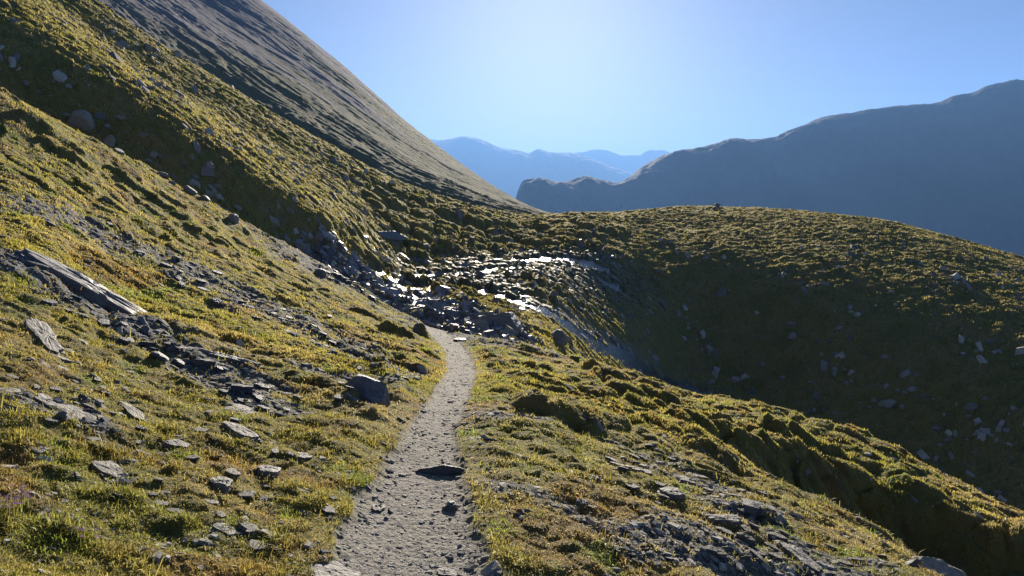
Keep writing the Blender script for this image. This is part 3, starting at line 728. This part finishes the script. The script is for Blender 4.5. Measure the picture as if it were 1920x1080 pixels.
# scree and gravel: far too many to count
def pebbles(name, n, mask, yr, size, mat, seed, flat=.45):
    r = np.random.default_rng(seed)
    px = r.uniform(-100, 2020, n*3); y = np.exp(r.uniform(math.log(yr[0]), math.log(yr[1]), n*3)); x = (px-CX)/F*y
    k = r.random(n*3) < table(mask, x, y); x, y = x[k][:n], y[k][:n]; n = len(x)
    base = np.array([(-1,-1,-1),(1,-1,-1),(1,1,-1),(-1,1,-1),(-.7,-.8,1),(.8,-.6,1),(.7,.8,1),(-.8,.6,1)], float)
    P = base[None]*(1+r.uniform(-.35, .25, (n, 8, 3)))
    s = size*np.clip(r.gamma(2.2, .45, n), .25, 3)*np.clip(y/6, .8, 1.7)**.6
    P = P*np.stack([s*.5*r.uniform(.8, 1.3, n), s*.36*np.ones(n), s*.5*flat*r.uniform(.5, 1.3, n)], -1)[:, None]
    rx = r.normal(0, .25, n); c, q = np.cos(rx)[:, None], np.sin(rx)[:, None]
    Y2 = P[..., 1]*c-P[..., 2]*q; Z2 = P[..., 1]*q+P[..., 2]*c
    rz = r.uniform(0, 6.3, n); c, q = np.cos(rz)[:, None], np.sin(rz)[:, None]
    e = .06; gx = (surf(x+e, y)-surf(x-e, y))/(2*e); gy = (surf(x, y+e)-surf(x, y-e))/(2*e)
    gx = np.clip(gx, -.8, .8); gy = np.clip(gy, -.8, .8)
    X3 = P[..., 0]*c-Y2*q; Y3 = P[..., 0]*q+Y2*c
    V = np.stack([x[:, None]+X3, y[:, None]+Y3, surf(x, y)[:, None]+Z2+X3*gx[:, None]+Y3*gy[:, None]+(s*.05)[:, None]], -1)
    f = np.array([(0,3,2,1),(4,5,6,7),(0,1,5,4),(1,2,6,5),(2,3,7,6),(3,0,4,7)])
    o = mesh_obj(name, V.reshape(-1, 3), (np.arange(n)[:, None, None]*8+f[None]).reshape(-1, 4), mat, smooth=False)
    fattr(o, 'tone', np.repeat(r.random(n), 8)); return tag(o, kind='stuff')
def mat_pebble(name, stops, gl=.85, sp=.15):
    m = NT(name); t = m.attr('tone'); b = m.noise(60, m.pos(), 4, .7)
    c = m.ramp(t, stops); c = m.mix(m.math('MULTIPLY', b, .4), c, (.1, .1, .1))
    return m.done(m.princ(c, gl, m.bump(b, .5, .01), sp))
M_shard = mat_pebble('scree_shards', [(0, (.07, .072, .08)), (.5, (.17, .17, .172)), (.85, (.28, .275, .26)), (1, (.42, .40, .34))])
M_wet = mat_pebble('wet_shards', [(0, (.08, .085, .10)), (.5, (.2, .205, .225)), (1, (.36, .36, .37))], .45, .35)
M_grit = mat_pebble('path_gravel', [(0, (.20, .19, .17)), (.6, (.38, .355, .31)), (1, (.54, .51, .45))])
M_litter = mat_pebble('turf_litter', [(0, (.17, .16, .14)), (.6, (.40, .37, .315)), (1, (.60, .56, .47))])
lefts = (1-sstep(800, 900, pxs))[None, :]
pebbles('scree', 20000, np.clip(scree*spur*1.2, 0, 1)*(1-path)*lefts, (2.2, 22), .030, M_shard, 1, .28)
pebbles('pale_scree', 20000, np.clip(scree*spur*.8, 0, 1)*(1-path)*(1-lefts), (2.2, 22), .026, M_litter, 8, .28)
pebbles('stream_scree', 20000, np.clip((scree*bank+.12*wetz*bank)*(1-.85*wetin), 0, 1), (21, 60), .12, M_wet, 2, .4)
pebbles('gravel', 30000, path*(.5+.5*(1-sstep(-.3, 0, pr)*0)), (2.2, 24), .0125, M_grit, 3, .16)
edgeband = np.clip(np.exp(-((pr+.02)/.10)**2), 0, 1)*(Yg < 8)
pebbles('path_edge_rubble', 3600, edgeband*spur, (2.2, 8), .022, M_shard, 4)
hs = bank*(1-wetz)*sstep(-.1, .4, fbm(Xg*.3, Yg*.3, 3, 401))
pebbles('hillside_stones', 3000, hs, (24, 60), .15, M_litter, 9, .6)
pebbles('turf_stones', 9000, gs*sstep(.0, .35, ZN+.2*nB)*.5+gs*.05, (2.2, 16), .028, M_litter, 5, .25)

# ------------------------------------------------------------------ water
def mat_water():
    m = NT('stream_water'); p = m.pos(); a = m.noise(3.5, p, 4, .6, .5); b = m.noise(14, p, 3, .6)
    h = m.math('ADD', a, m.math('MULTIPLY', b, .35))
    return m.done(m.princ((.02, .024, .026), .12, m.bump(h, .9, .06), .8))
def water():
    i0 = int(np.argmax(logY > math.log(24))); i1 = int(np.argmax(logY > math.log(62))); st = 2
    ii = np.arange(i0, i1, st); jj = np.arange(int(np.argmax(pxs > 640)), int(np.argmax(pxs > 1340)), st)
    sub = np.ix_(ii, jj); X, Y, Zw, w = Xg[sub], Yg[sub], Z[sub]+.055, wmask[sub]
    f = grid_faces(len(ii), len(jj)); k = w.ravel()[f].max(1) > .35; f = f[k]
    used = np.unique(f); mp = np.full(X.size, -1); mp[used] = np.arange(len(used))
    V = np.stack([X, Y, Zw], -1).reshape(-1, 3)[used]
    o = mesh_obj('stream', V, mp[f], mat_water()); tag(o, kind='structure')
water()

# ------------------------------------------------------------------ single plants
def tuft(px, row, n, h, spread, cols, label, seed):
    r = np.random.default_rng(seed); x0, y0, z0 = pix(px, row)
    a = r.uniform(0, 6.3, n); d = spread*np.sqrt(r.random(n)); x = np.cos(a)*d; y = np.sin(a)*d
    z = surf(x0+x, y0+y)-z0-.01; hh = .55*h*r.uniform(.4, 1.1, n); la = a+r.normal(0, .6, n); le = hh*r.uniform(.2, .9, n); w = .004*np.ones(n)
    fa = la+np.pi/2; cx, cy = np.cos(fa)*w/2, np.sin(fa)*w/2; P = np.empty((n, 5, 3))
    P[:, 0] = np.stack([x-cx, y-cy, z], -1); P[:, 1] = np.stack([x+cx, y+cy, z], -1)
    mx, my = x+np.cos(la)*le*.35, y+np.sin(la)*le*.35
    P[:, 2] = np.stack([mx-cx*.8, my-cy*.8, z+hh*.65], -1); P[:, 3] = np.stack([mx+cx*.8, my+cy*.8, z+hh*.65], -1)
    P[:, 4] = np.stack([x+np.cos(la)*le, y+np.sin(la)*le, z+hh*.9], -1)
    b = np.arange(n)[:, None]*5
    o = mesh_obj('grass_tuft', P.reshape(-1, 3), [b+np.array([[0, 1, 3, 2]]), b+np.array([[2, 3, 4]])], M_grass)
    cattr(o, 'tint', np.repeat(np.array(cols)*r.uniform(.7, 1.3, n)[:, None], 5, axis=0)); o.location = (x0, y0, z0)
    tag(o, label, 'grass tuft', 'single tufts of grass')
BG = (.33, .42, .05)
for k, (px, row, n, h, sp, lab) in enumerate([
    (44,528,220,.13,.10,'bright green grass tuft in front of the longest slab near the left edge'),
    (105,850,400,.09,.12,'broad green grass tuft in the lower left turf'),
    (318,848,260,.05,.07,'low bright green tuft in front of the long pale stone'),
    (235,945,260,.09,.07,'yellow green tuft above a dark hollow in the lower left turf'),
    (540,968,240,.08,.05,'brightest green tuft of the lower left turf, left of the path rubble'),
    (420,740+200,120,.05,.05,'small green tuft below the wedge shaped pale stone'),
    (418,985,220,.06,.07,'wide low green tuft near the bottom, left of the path'),
    (415,735,160,.07,.06,'green tuft in the scree under the narrow ridged slab'),
    (110,1005,420,.10,.12,'tall dark green tuft in the bottom left corner'),
    (935,990,260,.07,.07,'green tuft on the right verge of the path'),
    (1000,960,220,.06,.06,'green tuft beside the grey patch right of the path'),
    (1216,857,200,.06,.09,'bright green tuft at the upper end of the right hand scree'),
    (1420,1030,260,.06,.09,'bright yellow green tuft low in the right hand scree'),
    (192,570,120,.09,.05,'green tuft growing under the edge of the longest slab')]):
    tuft(px, row, int(n*.6), h*.8, sp*1.15, BG, lab, 700+k)

M_petal = mat_blades('purple_petals', .4); M_stem = M_grass
def flower(px, row, label, seed, n=16):
    r = np.random.default_rng(seed); x0, y0, z0 = pix(px, row)
    e = bpy.data.objects.new('wildflower', None); COL.objects.link(e); e.location = (x0, y0, z0); tag(e, label, 'wildflower', 'purple wildflowers')
    S = []; B = []
    for k in range(n):
        a = r.uniform(0, 6.3); d = .045*math.sqrt(r.random()); x = math.cos(a)*d; y = math.sin(a)*d; h = r.uniform(.04, .08)
        z = float(surf(x0+x, y0+y))-z0
        S += [(x-.0012, y, z), (x+.0012, y, z), (x+.001, y, z+h), (x-.001, y, z+h)]
        for q in range(9):
            t = r.uniform(0, 6.3); u = r.uniform(-.2, 1.2); vx, vy, vz = math.cos(t)*math.cos(u), math.sin(t)*math.cos(u), math.sin(u); l = .009
            B += [(x, y, z+h), (x+vx*l-vy*.003, y+vy*l+vx*.003, z+h+vz*l), (x+vx*l*1.5, y+vy*l*1.5, z+h+vz*l*1.4), (x+vx*l+vy*.003, y+vy*l-vx*.003, z+h+vz*l)]
    o = mesh_obj('stem', S, np.arange(len(S)).reshape(-1, 4), M_stem, e); cattr(o, 'tint', np.tile((.07, .10, .03), (len(S), 1)))
    o = mesh_obj('blossom', B, np.arange(len(B)).reshape(-1, 4), M_petal, e); cattr(o, 'tint', np.tile((.42, .22, .45), (len(B), 1)))
flower(14, 968, 'purple wildflower clump at the left picture edge', 1)
flower(42, 950, 'purple wildflower clump just right of the one at the picture edge', 2, 14)
flower(170, 1032, 'faint pink wildflower clump in the bottom left turf', 3, 7)
